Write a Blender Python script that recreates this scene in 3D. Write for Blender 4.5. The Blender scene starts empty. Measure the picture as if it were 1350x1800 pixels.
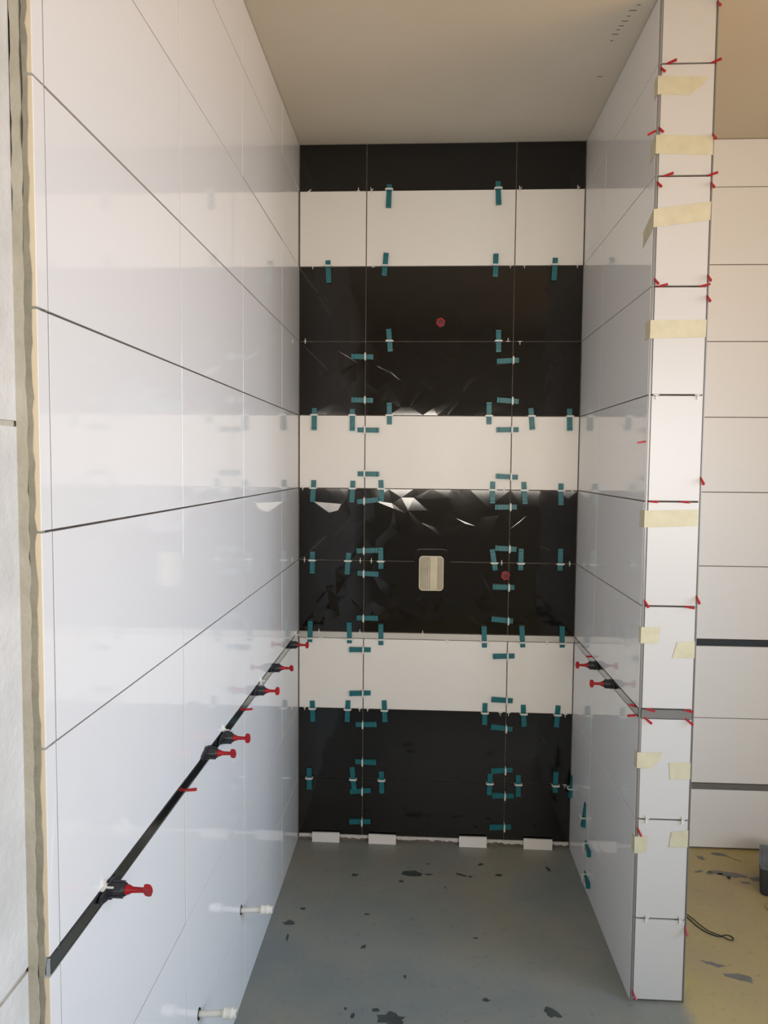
import bpy, bmesh, math, random
from mathutils import Vector, Matrix
from math import pi, sin, cos, radians as R_
sc = bpy.context.scene
C = sc.collection
random.seed(7)

# ---------------------------------------------------------------- camera, world, lights, exposure
cam_d = bpy.data.cameras.new('camera'); cam = bpy.data.objects.new('camera', cam_d); C.objects.link(cam)
sc.camera = cam
F_PX = 1306.41
cam_d.sensor_fit = 'VERTICAL'; cam_d.sensor_height = 36.0; cam_d.lens = 36.0 * F_PX / 1800.0
cam_d.clip_start = 0.02
pitch, yaw, roll = -0.062, -0.0526, 0.0088
fw = Vector((sin(yaw)*cos(pitch), cos(yaw)*cos(pitch), sin(pitch)))
rt = Vector((cos(yaw), -sin(yaw), 0)); up = rt.cross(fw)
r2 = rt*cos(roll) + up*sin(roll); u2 = -rt*sin(roll) + up*cos(roll)
m = Matrix((r2, u2, -fw)).transposed().to_4x4()
m.translation = Vector((0.5194, -3.0818, 1.5858)); cam.matrix_world = m

w = bpy.data.worlds.new('world'); sc.world = w; w.use_nodes = True
w.node_tree.nodes['Background'].inputs[0].default_value = (0.75, 0.87, 1.0, 1)
w.node_tree.nodes['Background'].inputs[1].default_value = 0.4

def area(name, loc, target, sx, sy, col, power, spread=180):
    l = bpy.data.lights.new(name, 'AREA'); l.shape = 'RECTANGLE'; l.size = sx; l.size_y = sy
    l.color = col; l.energy = power; l.spread = R_(spread)
    o = bpy.data.objects.new(name, l); C.objects.link(o)
    o.location = loc; o.rotation_euler = (Vector(target)-Vector(loc)).to_track_quat('-Z', 'Y').to_euler()
    return o
# daylight from unseen windows, placed for the light: cool from the sky, warm from sunlit ground
area('side_window_sky_light', (3.12, -2.35, 1.62), (0.3, -1.65, 0.90), 1.9, 1.4, (0.56, 0.75, 1.0), 36, 90)
area('side_window_ground_light', (3.11, -2.35, 1.50), (0.9, -2.0, 3.0), 1.9, 1.1, (1.0, 0.50, 0.08), 26, 120)
area('front_window_sky_light', (2.45, -4.53, 1.62), (0.7, 0.0, 0.5), 0.9, 1.4, (0.54, 0.76, 1.0), 24, 150)
area('front_window_ground_light', (2.45, -4.52, 1.50), (0.6, -0.3, 3.2), 0.9, 1.1, (1.0, 0.60, 0.20), 9, 150)
area('added_fill_light', (1.00, -4.56, 1.69), (1.0, 0.0, 1.69), 1.8, 0.56, (1.0, 0.91, 0.79), 14.5, 66)  # added lamp: brightens the back wall, mirrored only in its middle white band

vs = sc.view_settings
vs.view_transform = 'Standard'; vs.look = 'None'; vs.gamma = 1; vs.use_curve_mapping = False
vs.exposure = -0.62
sc.cycles.max_bounces = 10; sc.cycles.diffuse_bounces = 6; sc.cycles.glossy_bounces = 5

# ---------------------------------------------------------------- materials
def lin(c): return tuple(((v/255)/12.92 if v/255 <= .04045 else ((v/255+.055)/1.055)**2.4) for v in c)
def mat(name, col, rough=.5, metal=0, spec=.5, coat=0):
    mt = bpy.data.materials.new(name); mt.use_nodes = True
    b = mt.node_tree.nodes['Principled BSDF']
    b.inputs['Base Color'].default_value = (*col, 1); b.inputs['Roughness'].default_value = rough
    b.inputs['Metallic'].default_value = metal; b.inputs['Specular IOR Level'].default_value = spec
    b.inputs['Coat Weight'].default_value = coat
    return mt
class NG:
    def __init__(s, mt): s.t = mt.node_tree; s.b = s.t.nodes['Principled BSDF']
    def n(s, typ, **k):
        x = s.t.nodes.new(typ)
        for a, v in k.items(): setattr(x, a, v)
        return x
    def l(s, a, b): s.t.links.new(a, b)
def noise(g, scale, detail=4, rough=.55, dist=0, stretch=None):
    tc = g.n('ShaderNodeTexCoord'); n = g.n('ShaderNodeTexNoise')
    n.inputs['Scale'].default_value = scale; n.inputs['Detail'].default_value = detail
    n.inputs['Roughness'].default_value = rough; n.inputs['Distortion'].default_value = dist
    if stretch:
        mp = g.n('ShaderNodeMapping'); mp.inputs['Scale'].default_value = stretch
        g.l(tc.outputs['Object'], mp.inputs[0]); g.l(mp.outputs[0], n.inputs['Vector'])
    else: g.l(tc.outputs['Object'], n.inputs['Vector'])
    return n.outputs['Fac']
def ramp(g, src, stops):
    r = g.n('ShaderNodeValToRGB'); e = r.color_ramp.elements
    while len(e) > 1: e.remove(e[-1])
    e[0].position = stops[0][0]; e[0].color = (*stops[0][1], 1)
    for p, c in stops[1:]:
        x = e.new(p); x.color = (*c, 1)
    g.l(src, r.inputs[0]); return r.outputs[0]
def varied(name, c0, c1, rough, scale, bump=0, bscale=None, **k):
    mt = mat(name, c0, rough, **k); g = NG(mt)
    f = noise(g, scale); g.l(ramp(g, f, [(.3, c0), (.7, c1)]), g.b.inputs['Base Color'])
    if bump:
        bp = g.n('ShaderNodeBump'); bp.inputs['Strength'].default_value = bump; bp.inputs['Distance'].default_value = .004
        g.l(noise(g, bscale or scale*6, 6), bp.inputs['Height']); g.l(bp.outputs[0], g.b.inputs['Normal'])
    return mt
def glazed(name, col, r0, r1, **k):
    mt = mat(name, col, r0, **k); g = NG(mt)
    f = noise(g, 3.0, 3, stretch=(1, 1, .6)); mr = g.n('ShaderNodeMapRange')
    mr.inputs['From Min'].default_value = .45; mr.inputs['From Max'].default_value = .75
    mr.inputs['To Min'].default_value = r0; mr.inputs['To Max'].default_value = r1
    g.l(f, mr.inputs[0]); g.l(mr.outputs[0], g.b.inputs['Roughness']); return mt
M = {
 'white_tile': glazed('glossy_white_tile', (.82, .815, .805), .045, .11),
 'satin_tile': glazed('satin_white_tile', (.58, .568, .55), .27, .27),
 'room_tile': glazed('satin_room_tile', (.84, .835, .83), .3, .3),
 'back_white': glazed('back_white_tile', (.80, .765, .715), .42, .5),
 'black_tile': glazed('glossy_black_tile', (.0075, .0072, .0070), .05, .09),
 'joint': varied('joint_adhesive', (.12, .092, .075), (.20, .165, .14), .9, 30),
 'joint_dark': varied('dark_joint_adhesive', (.050, .038, .030), (.10, .082, .068), .9, 30),
 'side_metal': mat('side_aluminium', (.46, .48, .50), .15, 1),
 'cream_shade': varied('cream_box_shaded', (.34, .30, .22), (.44, .39, .29), .55, 20),  # darker copy of the cream: recess shade put into the colour
 'adhesive': varied('cement_adhesive', (.24, .225, .17), (.34, .32, .25), .9, 25, .5, 120),
 'plaster': varied('coat_plaster', (.42, .39, .31), (.52, .49, .41), .9, 18, .6, 90),
 'block': varied('aerated_block', (.56, .55, .52), (.68, .67, .64), .95, 9, .7, 70),
 'biscuit': mat('tile_biscuit', (.70, .60, .44), .7),
 'ceil': varied('ceiling_paint', (.60, .545, .455), (.64, .585, .49), .85, 2, .06, 160),
 'room': varied('room_plaster', (.74, .72, .68), (.80, .78, .74), .9, 2, .1, 60),
 'metal': mat('brushed_aluminium', (.80, .78, .75), .16, 1),
 'steel': mat('dark_steel_trim', (.25, .245, .24), .35, .5),
 'slate': mat('slate_trim', (.06, .068, .082), .3, .5),
 'satin_metal': mat('satin_aluminium', (.62, .60, .57), .34, .85),
 'teal': varied('teal_plastic', (.004, .125, .145), (.006, .15, .17), .42, 12),
 'clip': mat('white_clip_plastic', (.62, .62, .58), .35),
 'spacer': mat('white_spacer_plastic', (.72, .70, .64), .4),
 'red': mat('red_plastic', (.33, .008, .013), .42, spec=.3),
 'redw': mat('red_wedge_plastic', (.42, .010, .016), .4),
 'blackp': mat('black_plastic', (.018, .019, .023), .4),
 'tape': varied('masking_tape', (.53, .49, .33), (.60, .56, .40), .6, 30, .25, 60),
 'pipe': varied('cream_pipe_plastic', (.66, .63, .55), (.74, .71, .64), .35, 20),
 'dark': mat('hole_shade', (.012, .011, .011), .8),  # near-black discs paint the shade inside pipe ends and wall holes
 'collar': mat('black_seal_membrane', (.007, .007, .007), .09),
 'socket': mat('shaded_red_socket', (.10, .004, .006), .5),  # darker copy of the red: shade of the socket depth painted in
 'cream': varied('cream_box_plastic', (.52, .45, .30), (.66, .58, .42), .45, 14),
 'grout_white': varied('white_filler', (.55, .53, .48), (.68, .66, .60), .8, 40, .5, 150),
 'bucket': varied('grey_bucket_plastic', (.028, .033, .040), (.045, .052, .062), .5, 7),
 'lid': varied('dusty_lid', (.08, .095, .11), (.18, .20, .22), .6, 12),
 'foam': varied('yellow_foam', (.55, .50, .10), (.62, .58, .22), .9, 60),
 'smear': varied('grey_mortar_smear', (.15, .145, .13), (.21, .20, .18), .8, 20),
 'dsmear': varied('dark_damp_mark', (.035, .042, .040), (.06, .07, .065), .55, 20),
 'cable': mat('black_cable', (.012, .012, .012), .45),
 'frame': mat('window_frame_white', (.7, .7, .7), .4),
}
# floor: green waterproofing coat in the niche and before it, yellow dust over the room
fm = mat('floor_coat', (.1, .1, .1), .42); g = NG(fm)
tc = g.n('ShaderNodeTexCoord'); sx = g.n('ShaderNodeSeparateXYZ'); g.l(tc.outputs['Object'], sx.inputs[0])
n1 = noise(g, 6, 5); n2 = noise(g, 1.7, 4, .6); n3 = noise(g, 45, 5, .65)
def mth(op, a, b=None, c=None):
    x = g.n('ShaderNodeMath', operation=op)
    for i, v in enumerate((a, b, c)):
        if v is None: continue
        if isinstance(v, (int, float)): x.inputs[i].default_value = v
        else: g.l(v, x.inputs[i])
    return x.outputs[0]
def mr(v, a, b):
    x = g.n('ShaderNodeMapRange', interpolation_type='SMOOTHSTEP'); x.inputs['From Min'].default_value = a; x.inputs['From Max'].default_value = b
    g.l(v, x.inputs[0]); return x.outputs[0]
xs = mth('ADD', sx.outputs[0], mth('MULTIPLY', mth('SUBTRACT', n1, .5), .10))
ys = mth('ADD', sx.outputs[1], mth('MULTIPLY', mth('SUBTRACT', n1, .5), .30))
fac = mth('MAXIMUM', mr(xs, 1.275, 1.335), mth('SUBTRACT', 1.0, mr(ys, -2.3, -2.15)))
teal_c = ramp(g, n2, [(.32, (.17, .205, .205)), (.5, (.225, .235, .21)), (.68, (.27, .255, .20))])
yel_c = ramp(g, n2, [(.30, (.50, .42, .13)), (.5, (.46, .37, .17)), (.7, (.42, .33, .19))])
spk = ramp(g, n3, [(.30, (.62, .62, .62)), (.42, (1, 1, 1)), (1, (1.0, 1.0, 1.0))])
mx = g.n('ShaderNodeMix', data_type='RGBA'); g.l(fac, mx.inputs[0]); g.l(teal_c, mx.inputs[6]); g.l(yel_c, mx.inputs[7])
m2 = g.n('ShaderNodeMix', data_type='RGBA', blend_type='MULTIPLY'); m2.inputs[0].default_value = .55
g.l(mx.outputs[2], m2.inputs[6]); g.l(spk, m2.inputs[7]); g.l(m2.outputs[2], g.b.inputs['Base Color'])
g.l(mth('ADD', .38, mth('MULTIPLY', fac, .4)), g.b.inputs['Roughness'])
M['floor'] = fm
g = NG(M['white_tile']); g.b.inputs['IOR'].default_value = 1.68

# ---------------------------------------------------------------- mesh helpers
class MB:
    def __init__(s): s.v = []; s.f = []
    def add(s, vs_, fs):
        o = len(s.v); s.v += [tuple(v) for v in vs_]; s.f += [tuple(i+o for i in f) for f in fs]
    def box(s, x0, x1, y0, y1, z0, z1):
        s.add([(x, y, z) for x in (x0, x1) for y in (y0, y1) for z in (z0, z1)],
              [(0,1,3,2),(4,6,7,5),(0,4,5,1),(2,3,7,6),(0,2,6,4),(1,5,7,3)])
    def obox(s, c, ax, L, W, H, side=Vector((0,0,1))):   # oriented box: L along ax
        ax = Vector(ax).normalized(); a = ax.cross(side)
        if a.length < 1e-4: a = ax.cross(Vector((1,0,0)))
        a.normalize(); b = ax.cross(a)
        c = Vector(c)
        s.add([c+ax*(i*L/2)+a*(j*W/2)+b*(k*H/2) for i in (-1,1) for j in (-1,1) for k in (-1,1)],
              [(0,1,3,2),(4,6,7,5),(0,4,5,1),(2,3,7,6),(0,2,6,4),(1,5,7,3)])
    def lathe(s, prof, n=16, ax='x', o=(0,0,0), squash=1):    # prof [(along, radius)]
        o = Vector(o); k = len(s.v); vs_ = []
        for (t, r) in prof:
            for i in range(n):
                a = 2*pi*i/n; p = (t, r*cos(a), r*sin(a)*squash)
                if ax == 'z': p = (p[1], p[2], p[0])
                if ax == 'y': p = (p[1], p[0], p[2])
                vs_.append(o+Vector(p))
        fs = [(j*n+i, j*n+(i+1) % n, (j+1)*n+(i+1) % n, (j+1)*n+i) for j in range(len(prof)-1) for i in range(n)]
        fs += [tuple(reversed(range(n))), tuple((len(prof)-1)*n+i for i in range(n))]
        s.add(vs_, fs)
    def prism(s, pts, d0, d1, fn):   # pts 2-D outline, fn(u, v, d) -> xyz
        n = len(pts)
        s.add([fn(u, v, d0) for u, v in pts]+[fn(u, v, d1) for u, v in pts],
              [tuple(reversed(range(n))), tuple(range(n, 2*n))]+[(i, (i+1) % n, n+(i+1) % n, n+i) for i in range(n)])
    def tube(s, pts, r, n=8):
        pts = [Vector(p) for p in pts]; vs_ = []
        for i, p in enumerate(pts):
            t = (pts[min(i+1, len(pts)-1)]-pts[max(i-1, 0)]).normalized()
            a = t.cross(Vector((0,0,1))); a = a.normalized() if a.length > 1e-4 else Vector((1,0,0)); b = t.cross(a)
            vs_ += [p+a*r*cos(2*pi*k/n)+b*r*sin(2*pi*k/n) for k in range(n)]
        m_ = len(pts)
        s.add(vs_, [(j*n+i, j*n+(i+1) % n, (j+1)*n+(i+1) % n, (j+1)*n+i) for j in range(m_-1) for i in range(n)]
              + [tuple(reversed(range(n))), tuple((m_-1)*n+i for i in range(n))])
    def mesh(s, name, mt, smooth=False):
        me = bpy.data.meshes.new(name); me.from_pydata(s.v, [], s.f)
        bm = bmesh.new(); bm.from_mesh(me); bmesh.ops.recalc_face_normals(bm, faces=bm.faces[:]); bm.to_mesh(me); bm.free()
        if smooth:
            for p in me.polygons: p.use_smooth = True
            me.set_sharp_from_angle(angle=R_(40))
        me.materials.append(M[mt]); return me
    def obj(s, name, mt, parent=None, smooth=False, label=None, kind=None):
        o = bpy.data.objects.new(name, s.mesh(name, mt, smooth)); C.objects.link(o)
        if parent: o.parent = parent
        if label: o['label'] = label
        if kind: o['kind'] = kind
        return o
def struct(name, mb, mt, label=None):
    o = mb.obj(name, mt); o['kind'] = 'structure'
    if label: o['label'] = label; o['category'] = name.split('_')[0]
    return o
def tag(o, label, cat, group=None):
    o['label'] = label; o['category'] = cat
    if group: o['group'] = group
    return o
def empty(name, loc=(0,0,0)):
    o = bpy.data.objects.new(name, None); C.objects.link(o); o.location = loc; o.empty_display_size = .02; return o
def copy_tree(o, parent=None):
    c = o.copy(); C.objects.link(c)
    if parent: c.parent = parent
    for ch in o.children: copy_tree(ch, c)
    return c
ORD = ['first', 'second', 'third', 'fourth', 'fifth', 'sixth', 'seventh', 'eighth', 'ninth', 'tenth', 'eleventh', 'twelfth',
       'thirteenth', 'fourteenth', 'fifteenth', 'sixteenth', 'seventeenth', 'eighteenth']

# plane frames: fn(u, v, d) with d = distance out of the tiled face
def on_back(u, v, d): return (u, -d, v)          # niche back wall and room back wall, face at y = 0
def on_left(u, v, d): return (d, u, v)           # face at x = 0, u = y
W = 1.1524
def on_part(u, v, d): return (W-d, u, v)         # niche side of the partition
YP = -0.9225
def on_end(u, v, d): return (u, YP-d, v)         # narrow end of the partition
XR = 1.3105
def on_room(u, v, d): return (XR+d, u, v)        # room side of the partition
J = .0034                                        # joint width
def tile(parent, fn, u0, u1, v0, v1, mt, relief=0, seed=0, th=.009, tilt=0, cell=.06, ju_=.0026, jv_=J):
    c = .0004; u0 += ju_/2; u1 -= ju_/2; v0 += jv_/2; v1 -= jv_/2
    b = MB(); rnd = random.Random(seed)
    t = [tilt*rnd.uniform(-.0004, .0004) for _ in range(3)]
    P = lambda u, v, d: fn(u, v, d + t[0] + t[1]*(u-u0)/(u1-u0) + t[2]*(v-v0)/(v1-v0))
    rim = [(u0, v0), (u1, v0), (u1, v1), (u0, v1)]
    inn = [(u0+c, v0+c), (u1-c, v0+c), (u1-c, v1-c), (u0+c, v1-c)]
    b.add([P(*p, -th) for p in rim]+[P(*p, -c) for p in rim]+[P(*p, 0) for p in inn],
          [(3,2,1,0)]+[(i, (i+1) % 4, 4+(i+1) % 4, 4+i) for i in range(4)]+[(4+i, 4+(i+1) % 4, 8+(i+1) % 4, 8+i) for i in range(4)])
    if not relief: b.add([P(*p, 0) for p in inn], [(0,1,2,3)])
    else:
        nx = max(2, round((u1-u0)/cell)); ny = max(2, round((v1-v0)/cell)); g_ = []
        for j in range(ny+1):
            for i in range(nx+1):
                e = i in (0, nx) or j in (0, ny)
                ju = 0 if i in (0, nx) else rnd.uniform(-.42, .42); jv = 0 if j in (0, ny) else rnd.uniform(-.42, .42)
                d = 0 if e else (rnd.choice((0, 0, .4, 1, 1)) * relief * rnd.uniform(.5, 1))
                if i in (1, nx-1) or j in (1, ny-1): d *= .35
                g_.append(P(u0+c+(u1-u0-2*c)*(i+ju)/nx, v0+c+(v1-v0-2*c)*(j+jv)/ny, d))
        fs = []
        for j in range(ny):
            for i in range(nx):
                a = j*(nx+1)+i; q = (a, a+1, a+nx+2, a+nx+1)
                fs += [(q[0], q[1], q[2]), (q[0], q[2], q[3])] if rnd.random() < .5 else [(q[0], q[1], q[3]), (q[1], q[2], q[3])]
        b.add(g_, fs)
    return b.obj('tile', mt, parent)

# ---------------------------------------------------------------- setting
ZC = 2.885
RP = .302
ZT, ZU = .8872, .8596
Z = {'A': ZT+6*RP, 'B': ZT+5*RP, 'C': ZT+4*RP, 'D': ZT+3*RP, 'E': ZT+2*RP, 'F': ZT+RP, 'T': ZT, 'U': ZU, 'G': ZU-RP, 'H': ZU-2*RP}
YB, YF, XE = .0, -4.6, 3.2
SUB = .0065          # substrate surface behind the tile faces
def floor_z(x, y):
    return -.020*max(0, min(1, (y+.95)/.95)) if x < 1.2 else 0.0
b = MB()
b.add([(-.1, YF-.1, 0), (1.23, YF-.1, 0), (1.23, -.95, 0), (-.1, -.95, 0), (-.1, .1, -.022), (1.23, .1, -.022), (1.23, -.95, -.3), (1.23, .1, 0),
       (XE+.1, YF-.1, 0), (XE+.1, -.95, 0), (XE+.1, .1, 0)], [(0,1,2,3), (3,2,5,4), (1,8,9,2), (2,9,10,7), (2,7,5)])
fl = struct('floor', b, 'floor', 'concrete floor, green-grey coating in the niche, yellow dust in the room')
b = MB(); b.box(-.1, XE+.1, YF-.1, .1, ZC, ZC+.1)
ce = struct('ceiling', b, 'ceil', 'plain plastered ceiling over niche and room')
b = MB()
for (x, y) in [(1.117,-.925),(1.108,-.875),(1.098,-.85),(1.094,-.823),(1.089,-.80),(1.085,-.776),(1.081,-.757),(1.078,-.734),(1.076,-.70),(1.089,-.49)]:
    l = random.uniform(.004, .014); b.box(x-l, x+l, y-.001, y+.001, ZC-.0008, ZC+.001)
o = b.obj('pencil_tick', 'dsmear', ce, label='short dark ticks along the ceiling edge', kind='stuff')

# back wall (niche and room share one plane)
b = MB(); b.box(-.1, XE+.1, SUB, .12, -.1, ZC)
wb = struct('wall_back', b, 'joint', 'rear wall with black and white tiled bands')
X1, X2 = .2755, .8775
rows = [('top', ZC-.001, Z['A'], 0), ('w1', Z['A'], Z['B'], 1), ('b1', Z['B'], Z['C'], 0), ('b2', Z['C'], Z['D'], 0), ('w2', Z['D'], Z['E'], 1),
        ('b3', Z['E'], Z['F'], 0), ('b4', Z['F'], Z['T'], 0), ('w3', Z['U'], Z['G'], 1), ('b5', Z['G'], Z['H'], 0), ('b6', Z['H'], .0075, 0)]
k = 0
for nm, zt, zb, white in rows:
    for (u0, u1) in ((0.0015, X1), (X1, X2), (X2, W-.001)):
        k += 1
        rel = {'b2': .0015, 'b3': .0018, 'b4': .0026, 'b1': .0005, 'w2': .0007, 'w3': .0010, 'b5': .0006}.get(nm, 0)
        tile(wb, on_back, u0, u1, zb, zt, 'back_white' if white else 'black_tile', rel, 100+k, tilt=1, cell=.05, ju_=.0042)
rr = [(ZC-.001, Z['A']), (Z['A'], Z['B']), (Z['B'], Z['C']), (Z['C'], Z['D']), (Z['D'], Z['E']), (Z['E'], Z['F']), (Z['F'], Z['T']), (Z['U'], Z['G']), (Z['G'], Z['H']+.026), (Z['H'], .006)]
for i, (zt, zb) in enumerate(rr):
    for j, (u0, u1) in enumerate(((1.32, 2.15), (2.15, 2.75), (2.75, XE))):
        k += 1; tile(wb, on_back, u0, u1, zb, zt, 'room_tile', .0009 if i == 6 else 0, 300+k, tilt=1, cell=.07)
def hstrip(parent, fn, u0, u1, z0, z1, mt, label=None, d=.0):
    b = MB(); h = z1-z0; g2 = .0016
    b.prism([(u0, z0+g2), (u1, z0+g2), (u1, z1-g2), (u0, z1-g2)], -.006, d, fn)
    b.prism([(u0, z1-g2-.0022), (u1, z1-g2-.0022), (u1, z1-g2), (u0, z1-g2)], d, d+.0007, fn)
    b.prism([(u0, z0+g2), (u1, z0+g2), (u1, z0+g2+.0016), (u0, z0+g2+.0016)], d, d+.0005, fn)
    return b.obj('metal_strip', mt, parent, label=label)
hstrip(wb, on_back, .001, W-.001, ZU, ZT, 'satin_metal', 'shiny aluminium strip across the niche')
hstrip(wb, on_back, 1.32, XE, ZU, ZT, 'slate', 'dark slate strip across the room wall')
hstrip(wb, on_back, 1.32, XE, Z['H'], Z['H']+.026, 'steel', 'dull steel strip low on the room wall')
# ragged white filler below the lowest black tiles
def ragged(fn, n, u0, u1, vtop, vlo, amp, d0, d1, rnd):
    top = [(u0+(u1-u0)*i/n, vtop) for i in range(n+1)]
    bot = [(u0+(u1-u0)*i/n, vlo+rnd.uniform(-amp, amp)) for i in range(n+1)]
    b = MB()
    for i in range(n): b.prism([bot[i], bot[i+1], top[i+1], top[i]], d0, d1, fn)
    return b
ragged(on_back, 110, .004, W-.004, .0072, -.0065, .0042, -.004, .0015, random.Random(3)).obj('filler_bead', 'grout_white', wb, label='ragged white filler under the lowest tiles')

# left wall
YE = -2.098
b = MB(); b.box(-.12, -SUB, YE+.006, .1, -.1, ZC); 
wl = struct('wall_left', b, 'joint_dark', 'white tiled wall with dark joints left of the niche')
ys_ = [YE, -2.0676, -1.5026, -.9555, -.3692, -.0012]
zr = [(ZC-.001, Z['A']), (Z['A'], Z['B']), (Z['B'], Z['C']), (Z['C'], Z['D']), (Z['D'], Z['E']), (Z['E'], Z['F']), (Z['F'], Z['T']), (Z['U'], Z['G']), (Z['G'], Z['H']), (Z['H'], -.018)]
for i, (zt, zb) in enumerate(zr):
    for j in range(5):
        k += 1; tile(wl, on_left, ys_[j]-(J/2 if j == 0 else 0), ys_[j+1], zb, zt, 'white_tile', .0015 if i == 6 else 0, 500+k, tilt=1.0, cell=.09, ju_=.0036)
hstrip(wl, on_left, YE+.0005, -.002, ZU, ZT, 'side_metal', 'aluminium strip along the tiled side wall')
# raw edge of the tiling towards the room: biscuit, adhesive, plaster, blocks
rnd = random.Random(11)
zz = [z*.018 for z in range(0, 161)]
def vribbon(xa, xb, y0, y1, ampa, ampb, name, mt, label):
    b = MB(); n = len(zz); a = [xa+rnd.uniform(-ampa, ampa)+1.4*ampa*sin(z*3.1+1)+ampa*sin(z*9.7) for z in zz]; c_ = [xb+rnd.uniform(-ampb, ampb) for z in zz]
    for i in range(n-1):
        b.prism([(a[i], zz[i]), (c_[i], zz[i]), (c_[i+1], zz[i+1]), (a[i+1], zz[i+1])], y0, y1, lambda u, v, d: (u, d, v))
    return b.obj(name, mt, wl, label=label)
vribbon(-.016, -.0068, YE-.0025, YE+.02, .0012, .0019, 'adhesive_bed', 'adhesive', 'olive cement adhesive behind the tile edge')
vribbon(-.0310, -.0158, YE-.004, YE+.02, .0016, .0016, 'plaster_edge', 'plaster', 'broken edge of the plaster coat')
for i in range(10):
    zt, zb = zr[i]; b = MB(); b.box(-.0092, -.0007, YE-.0012, YE+.004, max(zb, 0)+.002, zt-.002); b.obj('tile_edge', 'biscuit', wl, label='cream raw tile edge')
for z0, z1 in ((.0, .868), (.876, 1.634), (1.642, 2.41), (2.418, ZC)):
    for j in range(5):
        ya = YE-.003-.62*j; yb = max(ya-.616, YF)
        b = MB(); b.box(-.11, -.030+rnd.uniform(-.0008, .0008), yb, ya, z0, z1); o = b.obj('block', 'block', wl)
b = MB(); b.box(-.12, -.0335, YF, YE, -.05, ZC); b.obj('block_mortar', 'plaster', wl, label='grey mortar between the blocks')

# partition between niche and room
b = MB(); b.box(W+SUB, XR-SUB, YP+SUB, .05, -.1, ZC)
wr = struct('wall_right', b, 'joint_dark', 'tiled partition between niche and room')
YV = -.3385
for i, (zt, zb) in enumerate(zr):
    zb_ = zb
    for j, (u0, u1) in enumerate(((YP+.004, YV), (YV, -.0012))):
        k += 1; tile(wr, on_part, u0, u1, zb_, zt, 'white_tile', .0012 if i == 6 else 0, 700+k, tilt=1.3, cell=.07)
    zb2 = .004 if i == 9 else zb
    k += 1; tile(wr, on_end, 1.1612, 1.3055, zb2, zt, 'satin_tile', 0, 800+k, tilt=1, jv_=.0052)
    for (u0, u1) in ((YP+.004, -.32), (-.32, -.002)):
        k += 1; tile(wr, on_room, u0, u1, zb2, zt, 'satin_tile', 0, 900+k)
hstrip(wr, on_part, YP+.004, -.002, ZU, ZT, 'side_metal', 'aluminium strip on the niche side of the partition')
hstrip(wr, on_end, 1.1612, 1.3055, ZU-.001, ZT, 'steel', 'grey steel strip across the partition end')
b = MB(); b.box(1.1538, 1.1588, YP-.0004, YP+.006, .0, ZC); b.obj('corner_trim', 'steel', wr, label='slim steel corner profile')
b = MB(); b.box(1.3075, 1.3105, YP-.0002, YP+.006, .0, ZC); b.obj('corner_trim', 'steel', wr, label='slim steel corner profile')

# the rest of the room behind and beside the camera
b = MB(); WY0, WY1, WZ0, WZ1 = -3.35, -1.35, .9, 2.34
b.box(XE, XE+.1, YF, WY0, 0, ZC); b.box(XE, XE+.1, WY1, .1, 0, ZC); b.box(XE, XE+.1, WY0, WY1, 0, WZ0); b.box(XE, XE+.1, WY0, WY1, WZ1, ZC)
struct('wall_side', b, 'room', 'plain plastered wall with a window on the room side')
b = MB(); b.box(-.1, .08, YF-.1, YF, 0, ZC); b.box(.08, 1.92, YF-.1, YF, 0, 1.39); b.box(.08, 1.92, YF-.1, YF, 1.99, ZC); b.box(1.92, 2.0, YF-.1, YF, 0, ZC)
b.box(2.9, XE, YF-.1, YF, 0, ZC); b.box(2.0, 2.9, YF-.1, YF, 0, WZ0); b.box(2.0, 2.9, YF-.1, YF, WZ1, ZC)
struct('wall_front', b, 'room', 'plain plastered wall behind the viewpoint')
b = MB()
for x in (2.0, 2.42, 2.84): b.box(x, x+.06, YF-.07, YF-.01, WZ0, WZ1)
for z in (WZ0, WZ1-.06): b.box(2.0, 2.9, YF-.07, YF-.01, z, z+.06)
struct('window_2', b, 'frame', 'white window frame in the wall behind the viewpoint')
b = MB()
for x in (.08, .97, 1.87): b.box(x, x+.05, YF-.07, YF-.01, 1.39, 1.99)
for z in (1.39, 1.95): b.box(.08, 1.92, YF-.07, YF-.01, z, z+.04)
struct('window_added', b, 'frame', 'added low wide window frame for the fill light behind the viewpoint')  # frame added around the fill lamp
b = MB()
for y in (WY0, (WY0+WY1)/2-.03, WY1-.06): b.box(XE+.01, XE+.07, y, y+.06, WZ0, WZ1)
for z in (WZ0, WZ1-.06): b.box(XE+.01, XE+.07, WY0, WY1, z, z+.06)
struct('window_1', b, 'frame', 'white window frame in the side wall')

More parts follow.
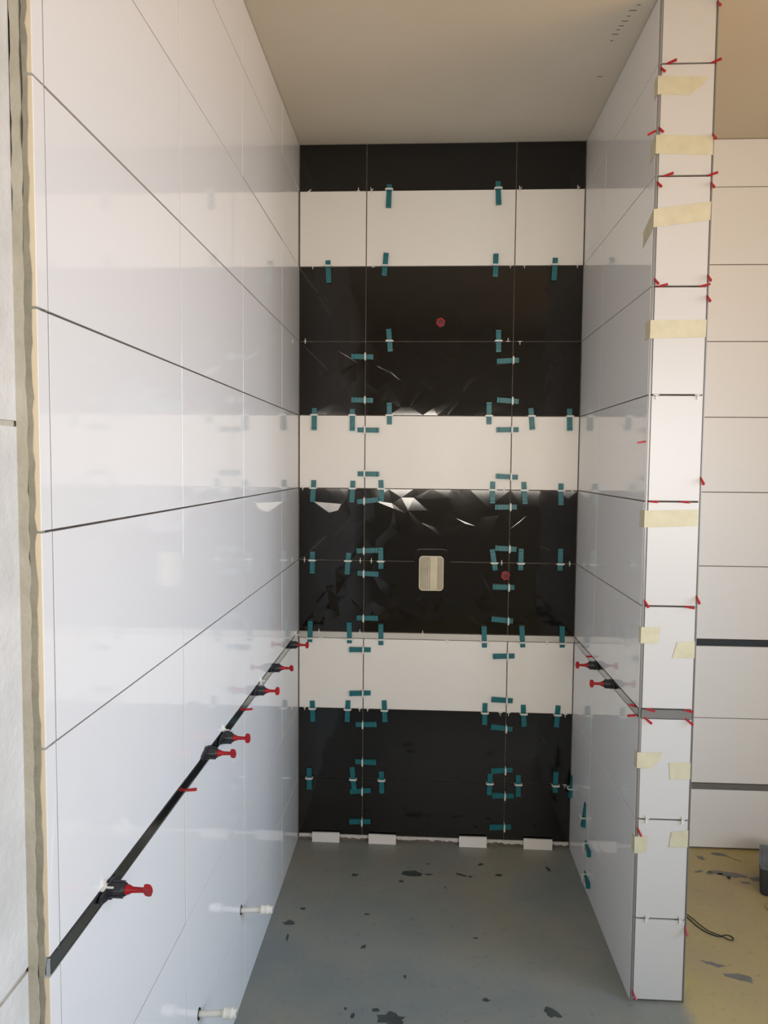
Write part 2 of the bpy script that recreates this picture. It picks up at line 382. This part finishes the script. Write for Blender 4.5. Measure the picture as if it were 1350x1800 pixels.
# ---------------------------------------------------------------- marks lying on the floor
def blob(x, y, rx, ry, ang, mt, seed, n=14, name='floor_smear'):
    rnd = random.Random(seed); b = MB(); pts = []
    for i in range(n):
        a = 2*pi*i/n; r = rnd.uniform(.55, 1.15); u, v = rx*r*cos(a), ry*r*sin(a)
        pts.append((x+u*cos(ang)-v*sin(ang), y+u*sin(ang)+v*cos(ang)))
    zf = floor_z(x, y)
    def f(u, v, d): return (u, v, floor_z(u, v)+d)
    b.prism(pts, -.001, .0007, f); return b.obj(name, mt, fl)
dk = [(.27,-.275,.016,.012,.3),(.495,-.247,.05,.022,0),(.56,-.25,.02,.008,.2),(.452,-.307,.012,.009,.4),(.684,-.242,.035,.008,-.5),(.72,-.255,.012,.008,.2),
      (.768,-.16,.015,.010,.7),(.832,-.236,.020,.010,.3),(1.036,-.176,.009,.022,.3),(.07,-.603,.026,.016,.1),(.079,-.687,.005,.022,0),(.106,-.516,.011,.008,0),
      (.337,-.535,.011,.006,0),(.714,-.648,.010,.004,0),(.34,-.72,.008,.012,-.5),(.725,-.948,.013,.008,-.3),(.91,-.987,.03,.018,-.5),(.45,-1.044,.045,.03,0),
      (.334,-1.036,.007,.012,0),(.31,-1.01,.005,.006,0),(.40,-1.01,.012,.009,0),(.48,-.86,.006,.009,0),(.555,-.17,.010,.004,0),(.62,-.34,.005,.004,0),(.10,-1.10,.03,.015,.2)]
for i, a in enumerate(dk): blob(*a, 'dsmear', 40+i)
yk = [(1.735,-.195,.085,.019,-.30),(1.835,-.225,.035,.02,-.25),(1.755,-.045,.038,.013,-.2),(1.80,-.075,.035,.004,-.75),(1.668,-.075,.014,.020,.5),(1.625,-.18,.022,.007,.4),(1.66,-.19,.014,.014,0),
      (1.70,-.195,.014,.006,0),(1.774,-.252,.022,.008,-.2),(1.468,-.74,.04,.010,-.4),(1.53,-.80,.05,.02,-.3),(1.64,-.80,.012,.005,0)]
for i, a in enumerate(yk): blob(*a, 'smear', 80+i)

# ---------------------------------------------------------------- teal levelling wedges on the back wall
WV= [('A', 0.367, -91.7, 0.07, 0.023), ('A', 0.805, -87.4, 0.063, 0.031), ('B', 0.12, -86.4, 0.067, 0.025), ('B', 0.353, 85.0, 0.051, 0.038), ('B', 0.8, 89.7, 0.045, 0.044), ('B', 1.037, -93.3, 0.061, 0.03), ('C', 0.374, 95.0, 0.048, 0.041), ('C', 0.817, 92.1, 0.044, 0.043), ('D', 0.065, -90.3, 0.062, 0.029), ('D', 0.223, -89.3, 0.064, 0.026), ('D', 0.376, 90.7, 0.051, 0.037), ('D', 0.784, 91.3, 0.055, 0.034), ('D', 0.956, -85.1, 0.055, 0.033), ('D', 1.11, -88.9, 0.058, 0.031), ('E', 0.062, -92.4, 0.057, 0.033), ('E', 0.226, -92.1, 0.057, 0.032), ('E', 0.345, -87.1, 0.052, 0.036), ('E', 0.804, -90.3, 0.055, 0.034), ('E', 0.933, -86.3, 0.056, 0.034), ('E', 1.082, -90.0, 0.059, 0.029), ('F', 0.059, -89.4, 0.055, 0.035), ('F', 0.209, -93.4, 0.056, 0.032), ('F', 0.346, 90.9, 0.057, 0.033), ('F', 0.816, 100.1, 0.056, 0.032), ('F', 0.925, 90.4, 0.06, 0.029), ('F', 1.086, 90.6, 0.063, 0.028), ('U', 0.049, 87.7, 0.072, 0.019), ('U', 0.216, 90.3, 0.069, 0.021), ('U', 0.349, 90.3, 0.064, 0.026), ('U', 0.781, 92.5, 0.063, 0.027), ('U', 0.939, 94.5, 0.068, 0.023), ('U', 1.102, 92.5, 0.07, 0.02), ('G', 0.061, -86.8, 0.056, 0.031), ('G', 0.211, -91.7, 0.053, 0.036), ('G', 0.367, -86.8, 0.049, 0.04), ('G', 0.788, -91.0, 0.05, 0.039), ('G', 0.949, -87.6, 0.053, 0.036), ('G', 1.089, -94.7, 0.052, 0.037), ('H', 0.048, -88.2, 0.049, 0.039), ('H', 0.236, -83.2, 0.042, 0.049), ('H', 0.357, -87.6, 0.056, 0.034), ('H', 0.814, -92.1, 0.049, 0.039), ('H', 0.933, -90.3, 0.052, 0.036), ('H', 1.088, 89.8, 0.057, 0.035)]
WH= [(0, 2.032, 179.8, 0.057, 0.032), (0, 1.855, 179.6, 0.056, 0.032), (0, 1.733, -0.6, 0.058, 0.031), (0, 1.552, -0.5, 0.06, 0.029), (0, 1.439, 6.5, 0.059, 0.031), (0, 1.232, 3.3, 0.058, 0.032), (0, 1.136, -1.0, 0.061, 0.027), (0, 0.948, 1.2, 0.061, 0.029), (0, 0.813, 179.6, 0.059, 0.031), (0, 0.627, -178.5, 0.057, 0.032), (0, 0.492, 4.1, 0.059, 0.03), (0, 0.33, 1.6, 0.058, 0.031), (0, 0.204, -177.4, 0.052, 0.035), (0, 0.069, 179.7, 0.054, 0.035), (1, 2.018, -175.8, 0.066, 0.024), (1, 1.854, 176.5, 0.063, 0.026), (1, 1.738, -179.2, 0.062, 0.028), (1, 1.545, 177.3, 0.061, 0.029), (1, 1.421, -179.2, 0.063, 0.027), (1, 1.248, 176.8, 0.059, 0.029), (1, 1.088, 178.5, 0.066, 0.024), (1, 0.948, 174.4, 0.069, 0.021), (1, 0.799, -178.5, 0.06, 0.03), (1, 0.611, 176.4, 0.063, 0.026), (1, 0.491, 172.9, 0.064, 0.027), (1, 0.312, -176.8, 0.059, 0.031), (1, 0.202, 178.7, 0.052, 0.038), (1, 0.066, -178.7, 0.061, 0.029)]
SP= [('A', 0.039, 1), ('A', 0.242, 0), ('A', 0.293, 2), ('A', 0.89, 2), ('A', 1.121, 2), ('B', 0.056, 0), ('B', 0.307, 1), ('B', 0.86, 0), ('B', 0.916, 0), ('B', 1.127, 0), ('C', 0.026, 0), ('C', 0.856, 3), ('C', 0.904, 4), ('E', 0.017, 0), ('E', 0.852, 0), ('E', 1.128, 0), ('F', 0.025, 0), ('F', 0.26, 0), ('F', 0.306, 0), ('F', 0.847, 0), ('F', 1.125, 0), ('T', 0.087, 0), ('T', 0.26, 0), ('T', 0.524, 0), ('U', 0.095, 4), ('U', 0.626, 4), ('U', 1.037, 2), ('G', 0.027, 0), ('G', 0.261, 0), ('G', 0.295, 0), ('G', 0.853, 4), ('G', 0.887, 4), ('G', 1.122, 4), ('H', 1.127, 4)]
RW= [(1.187, 2.709), (1.307, 2.707), (1.168, 2.681), (1.155, 2.52), (1.188, 2.401), (1.308, 2.403), (1.16, 2.373), (1.311, 2.37), (1.314, 2.5), (1.318, 2.852), (1.155, 2.109), (1.182, 2.096), (1.298, 2.097), (1.309, 2.117), (1.31, 2.061), (1.301, 1.552), (1.175, 1.492), (1.263, 1.491), (1.157, 1.198), (1.286, 1.19), (1.303, 1.212), (1.184, 0.886), (1.293, 0.886), (1.18, 0.859), (1.297, 0.857), (1.164, 0.524), (1.31, 0.229), (1.167, 0.024)]
def clip_mesh():
    b = MB(); n = 8
    bar = [(.0105+.005*cos(a), .0035*sin(a)) for a in [-pi/2+pi*i/4 for i in range(5)]]+[(-.0105-.005*cos(a), .0035*sin(a)) for a in [pi/2-pi*i/4 for i in range(5)]]
    b.prism([(u, v) for u, v in bar], .0165, .0205, lambda u, v, d: (v, u, d))
    for s in (-1, 1): b.box(-.0022, .0022, s*.0145-.0017, s*.0145+.0017, -.003, .018)
    b.box(-.0009, .0009, -.016, .016, -.003, .002)
    return b.mesh('clip', 'clip', True)
CLIP = clip_mesh()
def wedge(lo, sh):       # local x = towards the thick end, z = out of the wall
    b = MB(); Lx = lo+sh; w2 = .0102
    n = 10; prof = [(-sh, .0008), (lo, .0008)]
    topn = [(lo, .0150), (lo-.008, .0150)]
    for i in range(n):
        t = lo-.010-(Lx-.012)*i/n; h = .0135-.0095*i/n
        topn += [(t, h), (t-.0006, h-.0010)]
    topn.append((-sh, .0035))
    b.prism(prof+topn, -w2, w2, lambda u, v, d: (u, d, v))
    return b.obj('wedge', 'teal')
def place_wedge(frame, u, v, ang, lo, sh, label, group, axis):
    root = empty('levelling_wedge', frame(u, v, .0003))
    d = Vector(frame(cos(ang), sin(ang), 0))-Vector(frame(0, 0, 0)); nrm = Vector(frame(0, 0, 1))-Vector(frame(0, 0, 0)); s = nrm.cross(d)
    mt = Matrix((d, s, nrm)).transposed(); root.rotation_euler = mt.to_euler()
    wd = wedge(lo, sh); wd.parent = root
    cl = bpy.data.objects.new('clip', CLIP); C.objects.link(cl); cl.parent = root
    cl.rotation_euler = (0, 0, axis-ang); cl.scale = (1, 1, 1)
    return tag(root, label, 'wedge', group)
jn = {'A': 'joint below the topmost black band', 'B': 'joint under the upper white band', 'C': 'thin joint within the upper black band',
      'D': 'joint above the middle white band', 'E': 'joint under the middle white band', 'F': 'thin joint within the lower black band',
      'U': 'shiny metal strip', 'G': 'joint under the lowest white band', 'H': 'thin joint in the bottom black band'}
cnt = {}
for (kk, x, a, lo, sh) in WV:
    i = cnt.get(kk, 0); cnt[kk] = i+1
    axis = pi/2*(1 if a > 0 else -1)
    place_wedge(on_back, x, Z[kk], R_(a), lo, sh, 'upright teal wedge on %s, %s from left wall' % (jn[kk], ORD[i]), 'teal levelling wedges on the rear wall', axis)
def band(z):
    for a, b_, n in ((Z['B'], Z['D'], 'upper black band'), (Z['D'], Z['E'], 'middle white band'), (Z['E'], Z['T'], 'lower black band'), (Z['U'], Z['G'], 'lowest white band'), (Z['G'], 0, 'bottom black band')):
        if a >= z >= b_: return n
bt = {}
for (i, z, a, lo, sh) in WH: bt.setdefault((i, band(z)), []).append(z)
for (i, z, a, lo, sh) in WH:
    q = bt[(i, band(z))]; p = q.index(z)
    pos = {2: ['upper', 'lower'], 1: ['only']}.get(len(q), ['highest', 'second highest', 'third highest', 'lowest'])[p]
    ax = 0 if abs(a) < 90 else pi
    place_wedge(on_back, (X1, X2)[i], z, R_(a), lo, sh, 'sideways teal wedge, %s in %s, vertical joint %s left wall' % (pos, band(z), ('nearer', 'farther from')[i]), 'teal levelling wedges on the rear wall', ax)
for (y, z, a, lo, sh, lb) in [(-.03, Z['H'], -90, .038, .052, 'teal wedge on partition tiles close beside the bottom black band'), (-.2844, Z['H'], -90, .038, .055, 'teal wedge on partition tiles halfway along its lowest joint')]:
    place_wedge(on_part, y, z, R_(a), lo, sh, lb, "teal wedges on the partition", -pi/2)
for (z, lb) in [(.165, 'teal wedge through white loop on partition, upper of two near floor'), (.045, 'teal wedge through white loop on partition, closest to floor')]:
    place_wedge(on_part, YV, z, R_(180), .055, .034, lb, 'teal wedges on the partition', pi)

# ---------------------------------------------------------------- white tile spacers
def spacer_mesh(t):
    b = MB(); q = .0012; p = .005
    def bar(x0, z0, x1, z1):
        d = Vector((x1-x0, 0, z1-z0)); b.obox(((x0+x1)/2, -p/2+.001, (z0+z1)/2), d, d.length, 2*q, p, Vector((0,1,0)))
    if t == 0: bar(0, -.010, 0, .011); bar(-.005, 0, .005, 0)
    if t == 1: bar(-.008, -.005, .010, .006); bar(0, 0, .006, -.002)
    if t == 2: bar(0, -.010, 0, .012); bar(0, -.002, .009, .006); bar(0, -.002, .004, -.009)
    if t == 3: bar(-.008, 0, .008, 0); bar(0, 0, 0, .013)
    if t == 4: bar(-.008, 0, .008, 0); bar(0, 0, 0, -.013)
    return b.mesh('tile_spacer', 'spacer')
SPM = [spacer_mesh(t) for t in range(5)]
cnt = {}; jn['T'] = 'upper edge of the metal strip'; jn['U'] = 'lower edge of the metal strip'
for (kk, x, t) in SP:
    i = cnt.get(kk, 0); cnt[kk] = i+1
    o = bpy.data.objects.new('tile_spacer', SPM[t]); C.objects.link(o); o.location = (x, -.0004, Z[kk])
    tag(o, 'tiny white spacer on %s, %s from left wall' % (jn[kk], ORD[i]), 'spacer', 'white spacers in the rear wall joints')
nm_ = {1.792: 'joint at mid height', .557: 'second joint from the floor', .252: 'joint closest to the floor'}
for (x, z, t) in [(1.174, 1.7932, 4), (1.289, 1.7932, 4), (1.183, Z['G'], 2), (1.286, Z['G'], 2), (1.191, Z['H'], 2), (1.289, Z['H'], 2)]:
    nn = 'mid height' if z > 1 else ('second joint from floor' if z > .4 else 'joint closest to floor')
    o = bpy.data.objects.new('tile_spacer', SPM[t]); C.objects.link(o); o.location = (x, YP-.0004, z)
    tag(o, 'white spacer on partition end, %s, %s edge' % (nn, 'niche-side' if x < 1.23 else 'room-side'), 'spacer', 'white spacers on the partition end')
def cross3():
    b = MB(); b.box(-.001, .004, -.0013, .0013, -.013, .013); b.box(-.001, .004, -.011, .011, -.0013, .0013); b.box(.003, .016, -.0013, .0013, -.0013, .0013)
    return b.mesh('cross_spacer', 'spacer')
CM = cross3()
for (y, z, lb) in [(-1.9214, ZT, 'white cross spacer beside the clamp nearest the raw wall edge'), (-1.1857, ZT, 'white cross spacer above the paired clamps on the side wall'),
                   (-.7368, ZT, 'white cross spacer on side-wall strip between single clamps'), (-.075, ZT, 'white cross spacer in corner above the innermost clamp')]:
    o = bpy.data.objects.new('cross_spacer', CM); C.objects.link(o); o.location = (.0005, y, z); tag(o, lb, 'spacer', 'white cross spacers on the side wall strip')

# ---------------------------------------------------------------- red-handled clamps on the metal strips
def make_clamp():      # local x = out of the wall, y along the wall
    root = empty('levelling_clamp')
    b = MB(); n = 12
    pts = [(.040*cos(2*pi*i/n)*(1 if abs(cos(2*pi*i/n)) > .2 else 1), .0115*sin(2*pi*i/n)) for i in range(n)]
    b.prism(pts, .001, .006, lambda u, v, d: (d, u, v)); b.obj('base_plate', 'blackp', root)
    b = MB(); b.lathe([(.004, .0165), (.008, .0165), (.009, .013), (.026, .013), (.028, .0115), (.031, .0105)], 14)
    for i in range(6):
        a = 2*pi*i/6; b.obox((.017, .0128*cos(a), .0128*sin(a)), (1,0,0), .018, .004, .004)
    b.obj('barrel', 'blackp', root, True)
    b = MB(); b.lathe([(.029, .0085), (.036, .0080), (.042, .0050), (.060, .0042), (.063, .005)], 12)
    n = 12; pts = [(.068+.0068*abs(cos(2*pi*i/n))**.6*(1 if cos(2*pi*i/n) > 0 else -1), .0125*abs(sin(2*pi*i/n))**.7*(1 if sin(2*pi*i/n) > 0 else -1)) for i in range(n)]
    b.prism(pts, -.0035, .0035, lambda u, v, d: (u, d, v))
    b.obj('handle', 'red', root, True, label='red T-shaped handle')
    return root
cl0 = make_clamp(); used = False
CL = [(0, -.2065, .877, 0, 'innermost red-handled clamp, side-wall strip beside the rear corner'), (0, -.5542, .880, 35, 'red-handled clamp on side-wall strip, second from rear corner'),
      (0, -.8046, .876, 0, 'red-handled clamp on side-wall strip, third from rear corner'), (0, -1.2009, .872, 12, 'higher, inner red-handled clamp of the close pair'),
      (0, -1.3499, .890, 28, 'lower, outer red-handled clamp of the close pair'), (0, -1.9064, .876, 28, 'largest red-handled clamp, alone near the raw wall edge'),
      (1, -.3996, .873, 0, 'red-handled clamp on the partition strip, nearer the rear wall'), (1, -.629, .873, 0, 'red-handled clamp on the partition strip, nearer the partition end')]
for s, y, z, rz, lb in CL:
    o = cl0 if not used else copy_tree(cl0); used = True
    o.location = (.0008 if not s else W-.0008, y, z); o.rotation_euler = (R_(rz) if not s else R_(rz)+pi, 0, 0 if not s else pi)
    for ch in o.children:
        if ch.name.startswith('base_plate'): ch.rotation_euler = (R_(-rz), 0, 0)
    tag(o, lb, 'clamp', 'red-handled levelling clamps')

# ---------------------------------------------------------------- small red plastic wedges
def red_mesh():
    b = MB(); b.prism([(-.004, -.0004), (.020, -.0030), (.023, -.0020), (.023, .0022), (.020, .0030), (-.004, .0004)], -.0028, .0028, lambda u, v, d: (u, v, d))
    return b.mesh('joint_wedge', 'redw')
RM = red_mesh()
def red(loc, d, label, group):
    o = bpy.data.objects.new('joint_wedge', RM); C.objects.link(o); o.location = loc
    o.rotation_euler = Vector(d).to_track_quat('X', 'Z').to_euler(); return tag(o, label, 'wedge', group)
hz = sorted([q for q in RW if min(abs(q[1]-v) for v in Z.values()) < .013 and 1.17 < q[0] < 1.30 or abs(q[1]-2.708) < .006 or abs(q[1]-2.402) < .003], key=lambda q: -q[1])
vt = sorted([q for q in RW if q not in hz], key=lambda q: -q[1])
lj = {'A': 'top joint', 'B': 'second joint from ceiling', 'C': 'third joint from ceiling', 'D': 'fourth joint from ceiling', 'E': 'fifth joint from ceiling', 'F': 'joint above the steel strip', 'T': 'upper edge of steel strip', 'U': 'lower edge of steel strip'}
for q in hz:
    kk = min(Z, key=lambda k_: abs(Z[k_]-q[1]))
    red((q[0]-.008, YP-.002, Z[kk]), (.80, -.55, .12 if kk in 'ABC' else (-.6 if kk == 'U' else -.06)), 'small red wedge on partition end, %s, %s' % (lj[kk], 'niche side' if q[0] < 1.23 else 'room side'), 'small red wedges on the partition')
ci = {0: 0, 1: 0}
for q in vt:
    s = q[0] > 1.23; ci[s] += 1
    red((1.1600 if not s else 1.3066, YP-.002, q[1]+.006), (.30 if not s else .12, -.62, -.72), 'small red wedge in vertical joint, partition %s edge, %s from top' % ('room-side' if s else 'niche-side', ORD[ci[s]-1]), 'small red wedges on the partition')
for loc, d, lb in [((W, YP+.012, 1.662), (-.9, 0, -.15), 'red wedge poking into niche from partition corner, mid height'), ((W, YP+.006, 2.522), (-.8, 0, -.4), 'red wedge poking into niche from partition corner, near ceiling'),
                   ((W, -.895, .885), (-.8, -.2, .25), 'red wedge atop the partition strip at its outer end'), ((W, -.893, .858), (-.95, 0, -.1), 'red wedge below the partition strip at its outer end'),
                   ((0, -1.4906, ZU), (.95, 0, .12), 'red wedge on side-wall strip between the pair and largest clamp'), ((0, -.9463, ZU+.002), (.95, .0, .12), 'red wedge on side-wall strip, beside third clamp'),
                   ((W, -.328, ZT), (-.9, 0, 0), 'dark red wedge on partition strip nearest the rear wall')]:
    red(loc, d, lb, 'small red wedges in the niche')

# ---------------------------------------------------------------- masking tape on the partition end
TP = [([(1.162,2.667),(1.289,2.662),(1.276,2.643),(1.24,2.614),(1.161,2.617)], (-.895, -.004), 'torn masking tape tapering to a point, closest to the ceiling'),
      ([(1.16,2.509),(1.308,2.504),(1.308,2.452),(1.16,2.458)], (-.874, -.01), 'full-width masking tape strip, second from the ceiling'),
      ([(1.156,2.307),(1.308,2.327),(1.307,2.276),(1.156,2.257)], (-.827, -.03), 'slanting masking tape with long tail into the niche'),
      ([(1.153,2.002),(1.307,2.003),(1.306,1.954),(1.152,1.951)], (-.876, 0), 'full-width masking tape below the third joint from ceiling'),
      ([(1.151,1.465),(1.303,1.469),(1.301,1.422),(1.151,1.416)], (-.876, 0), 'crinkled full-width masking tape at middle height'),
      ([(1.154,1.128),(1.208,1.127),(1.202,1.081),(1.154,1.08)], (-.905, 0), 'short niche-side masking tape above the steel strip'),
      ([(1.256,1.087),(1.306,1.089),(1.306,1.04),(1.244,1.04)], None, 'short room-side masking tape above the steel strip'),
      ([(1.154,.758),(1.226,.759),(1.21,.726),(1.19,.71),(1.154,.711)], (-.8925, -.004), 'pointed niche-side masking tape below the steel strip'),
      ([(1.244,.729),(1.306,.732),(1.306,.681),(1.249,.681)], None, 'marked room-side masking tape below the steel strip'),
      ([(1.156,.505),(1.191,.506),(1.186,.458),(1.156,.453)], (-.895, 0), 'small niche-side masking tape, lowest on the partition'),
      ([(1.258,.521),(1.306,.529),(1.306,.478),(1.252,.476)], None, 'small room-side masking tape, lowest on the partition')]
for pts, wrap, lb in TP:
    b = MB(); pts = [(max(x, W-.0012), z) for x, z in pts]
    if wrap: pts = [(W-.0012 if x < 1.17 else x, z) for x, z in pts]
    b.prism(pts, .0007, .0013, on_end)
    if wrap:
        z1, z0 = pts[0][1], pts[-1][1]; ye, dz = wrap
        b.prism([(YP-.0013, z0), (ye, z0+dz), (ye-.006, z0+dz+(z1-z0)*.5), (ye+.002, z1+dz*1.2), (YP-.0013, z1)], .0006, .0012, on_part)
    o = b.obj('masking_tape', 'tape'); tag(o, lb, 'tape', 'masking tape strips on the partition')

# ---------------------------------------------------------------- valve box, plugs
def rrect(cx, cy, w_, h_, r, n=5):
    p = []
    for sx_, sy_, a0 in ((1,1,0), (-1,1,pi/2), (-1,-1,pi), (1,-1,3*pi/2)):
        for i in range(n+1):
            a = a0+pi/2*i/n; p.append((cx+sx_*(w_/2-r)+r*cos(a), cy+sy_*(h_/2-r)+r*sin(a)))
    return p
def ring(b, outer, inner, d0, d1, fn):
    n = len(outer)
    b.add([fn(*p, d1) for p in outer]+[fn(*p, d1) for p in inner]+[fn(*p, d0) for p in outer]+[fn(*p, d0) for p in inner],
          [(i, (i+1) % n, n+(i+1) % n, n+i) for i in range(n)]+[(2*n+i, 2*n+(i+1) % n, (i+1) % n, i) for i in range(n)]+[(n+i, n+(i+1) % n, 3*n+(i+1) % n, 3*n+i) for i in range(n)])
vc = (.5564, 1.1412)
vb = empty('valve_box', on_back(*vc, 0))
def vobj(b, nm, mt, lb=None, sm=False):
    for i, v in enumerate(b.v): b.v[i] = (v[0]-vc[0], v[1], v[2]-vc[1])
    return b.obj(nm, mt, vb, sm, lb)
b = MB(); ring(b, rrect(.5595, 1.139, .150, .205, .030), rrect(*vc, .100, .142, .014), .0002, .0030, on_back); vobj(b, 'collar', 'collar', 'black sealing collar')
b = MB(); ring(b, rrect(*vc, .102, .145, .016), rrect(*vc, .094, .137, .012), .0002, .0085, on_back); vobj(b, 'rim', 'cream')
b = MB(); b.prism(rrect(*vc, .096, .139, .012), .0002, .0035, on_back); vobj(b, 'body', 'cream_shade')
b = MB(); b.prism([(.5275+.024, 1.071), (.5275+.054, 1.071), (.5275+.054, 1.211), (.5275+.024, 1.211)], .003, .0075, on_back); vobj(b, 'cover_panel', 'cream', 'flat cream cover panel')
b = MB(); b.prism([(.545, 1.071), (.548, 1.071), (.548, 1.211), (.545, 1.211)], .003, .0075, on_back); vobj(b, 'rib', 'cream')
tag(vb, 'cream plastic shower valve box recessed in the lower black band', 'valve box')
for x, z, lb in ((.5813, 2.1705, 'red pipe plug high in the upper black band'), (.8626, 1.1371, 'red pipe plug beside vertical joint in lower black band')):
    r = empty('pipe_plug', (x, -.0004, z))
    hx = [(.019*cos(pi/3*i+.3), .019*sin(pi/3*i+.3)) for i in range(6) for _ in (0,)]
    hx = [(a[0]*(1-t)+b_[0]*t, a[1]*(1-t)+b_[1]*t) for a, b_ in zip(hx, hx[1:]+hx[:1]) for t in (0, .5)]
    inn = [(.0115*cos(2*pi*i/12+.3), .0115*sin(2*pi*i/12+.3)) for i in range(12)]
    b = MB(); ring(b, hx, inn, 0, .012, lambda u, v, d: (u, -d, v)); b.obj('plug_rim', 'red', r)
    b = MB(); b.prism(inn, 0, .002, lambda u, v, d: (u, -d, v)); b.obj('plug_socket', 'socket', r, label='plug socket, its shade put into the dark red')
    tag(r, lb, 'plug', 'red pipe plugs in the rear wall')

# ---------------------------------------------------------------- water pipe stubs
for y, z, L, lb in ((-.9995, .279, .093, 'white pipe stub with coupling, farther in, above the niche floor'), (-1.4103, .2763, .090, 'white pipe stub with coupling, nearer the raw wall edge')):
    r = empty('pipe_stub', (0, y, z))
    b = MB(); b.tube([(-.002, 0, 0), (.02, 0, .0008), (.04, 0, .0025), (.062, 0, .005)], .0075, 12); b.obj('pipe', 'pipe', r, True)
    e = Vector((.058, 0, .0048)); b = MB(); l2 = L-.058
    b.lathe([(0, .010), (.001, .0125), (.004, .0140), (.006, .0128), (.016, .0128), (.019, .0142), (.023, .0135), (.024, .0108), (l2-.001, .0104), (l2, .009), (l2, .006), (l2-.004, .006)], 18, 'x', e)
    b.obj('coupling', 'pipe', r, True)
    b = MB(); b.lathe([(l2-.0038, .0058), (l2-.0012, .0058)], 14, 'x', e); b.obj('opening_shade', 'dark', r, label='dark disc for the shade in the open end')
    rn = random.Random(int(-y*100)); n = 14; b = MB()
    pts = [((.0125+rn.uniform(-.002, .002))*cos(2*pi*i/n), (.0145+rn.uniform(-.002, .003))*sin(2*pi*i/n)) for i in range(n)]
    b.prism(pts, .0001, .0006, lambda u, v, d: (d, u, v)); b.obj('drilled_hole_shade', 'dark', r, label='dark disc for the shade in the drilled hole')
    tag(r, lb, 'pipe', 'white water pipe stubs in the side wall')

# ---------------------------------------------------------------- offcuts propped along the rear wall
for i, (x0, x1, z1) in enumerate([(.0624, .1801, .0205), (.3042, .4211, .0205), (.6884, .8042, .0235), (.9586, 1.0782, .0242)]):
    zf = floor_z(.5, -.017); b = MB(); h = z1-zf; dz = .0012*(-1)**i
    b.add([(x, y, z) for x, q in ((x0, 0), (x1, dz)) for y, z in ((-.020, zf+.0002), (-.0125, zf+.0002), (-.0105, z1+q), (-.018, z1+q))],
          [(0,1,2,3), (7,6,5,4), (0,4,5,1), (1,5,6,2), (2,6,7,3), (3,7,4,0)])
    o = b.obj('tile_offcut', 'back_white')
    tag(o, 'cream tile offcut on the floor at rear wall, %s from side wall' % ORD[i], 'tile', 'tile offcuts closing the gap at the floor')

# ---------------------------------------------------------------- things on the room floor
pts = [(1.335,-.462),(1.40,-.466),(1.452,-.472),(1.470,-.497),(1.484,-.540),(1.506,-.577),(1.538,-.597),(1.562,-.588),(1.578,-.590),(1.584,-.603),(1.577,-.617),(1.565,-.615),(1.545,-.595),(1.515,-.572),(1.497,-.538),(1.483,-.500),(1.462,-.468),(1.41,-.458),(1.335,-.450)]
def smooth(p, n=5):
    out = []
    for i in range(len(p)-1):
        p0, p1, p2, p3 = p[max(i-1, 0)], p[i], p[i+1], p[min(i+2, len(p)-1)]
        for j in range(n):
            t = j/n; out.append(tuple(.5*((2*p1[k_])+(-p0[k_]+p2[k_])*t+(2*p0[k_]-5*p1[k_]+4*p2[k_]-p3[k_])*t*t+(-p0[k_]+3*p1[k_]-3*p2[k_]+p3[k_])*t**3) for k_ in range(2)))
    return out+[tuple(p[-1])]
b = MB(); b.tube([(x, y, .0022+(.002 if i > 45 else 0)) for i, (x, y) in enumerate(smooth(pts))], .0018, 6)
tag(b.obj('cable', 'cable', None, True), 'black doubled cable loop lying on the yellow floor', 'cable')

tub = empty('plastic_tub', (1.952, -.310, 0)); tub.rotation_euler = (0, 0, R_(-24.5))
b = MB()
for z, s in ((0, .93), (.006, .965), (.03, .98), (.15, 1.0)): pass
o_ = [rrect(0, 0, .29*s, .18*s, .014*s, 5) for s in (.92, .95, .965, .985)]; zs = [0.0003, .006, .03, .102]; n = len(o_[0])
for q, z in zip(o_, zs): b.v += [(x, y, z) for x, y in q]
b.f += [(j*n+i, j*n+(i+1) % n, (j+1)*n+(i+1) % n, (j+1)*n+i) for j in range(3) for i in range(n)]+[tuple(reversed(range(n))), tuple(3*n+i for i in range(n))]
b.obj('body', 'bucket', tub, True)
b = MB(); b.prism(rrect(0, 0, .29, .18, .014, 5), .102, .114, lambda u, v, d: (u, v, d)); b.prism(rrect(0, 0, .27, .16, .012, 5), .114, .116, lambda u, v, d: (u, v, d))
b.obj('lid', 'lid', tub, label='dusty lighter lid')
tag(tub, 'dark grey plastic tub with dusty lid on the yellow floor', 'tub')
b = MB(); rn = random.Random(5)
for i in range(26):
    x, y = 1.80+rn.uniform(-.018, .05), -.425+rn.uniform(-.012, .012); b.obox((x, y, rn.uniform(.003, .010)), (rn.uniform(-1, 1), rn.uniform(-1, 1), rn.uniform(-.4, .4)), .014, .006, .006)
tag(b.obj('foam_crumbs', 'foam', None), 'yellow foam crumbs heaped at the foot of the tub', 'foam', None)['kind'] = 'stuff'
b = MB(); b.lathe([(0, .004), (.002, .0065), (.006, .007), (.009, .004)], 7, 'z'); o = b.obj('pebble', 'bucket', None); o.location = (1.721, -.224, .0002)
tag(o, 'tiny dark pebble on the yellow floor beside the grey smear', 'pebble')
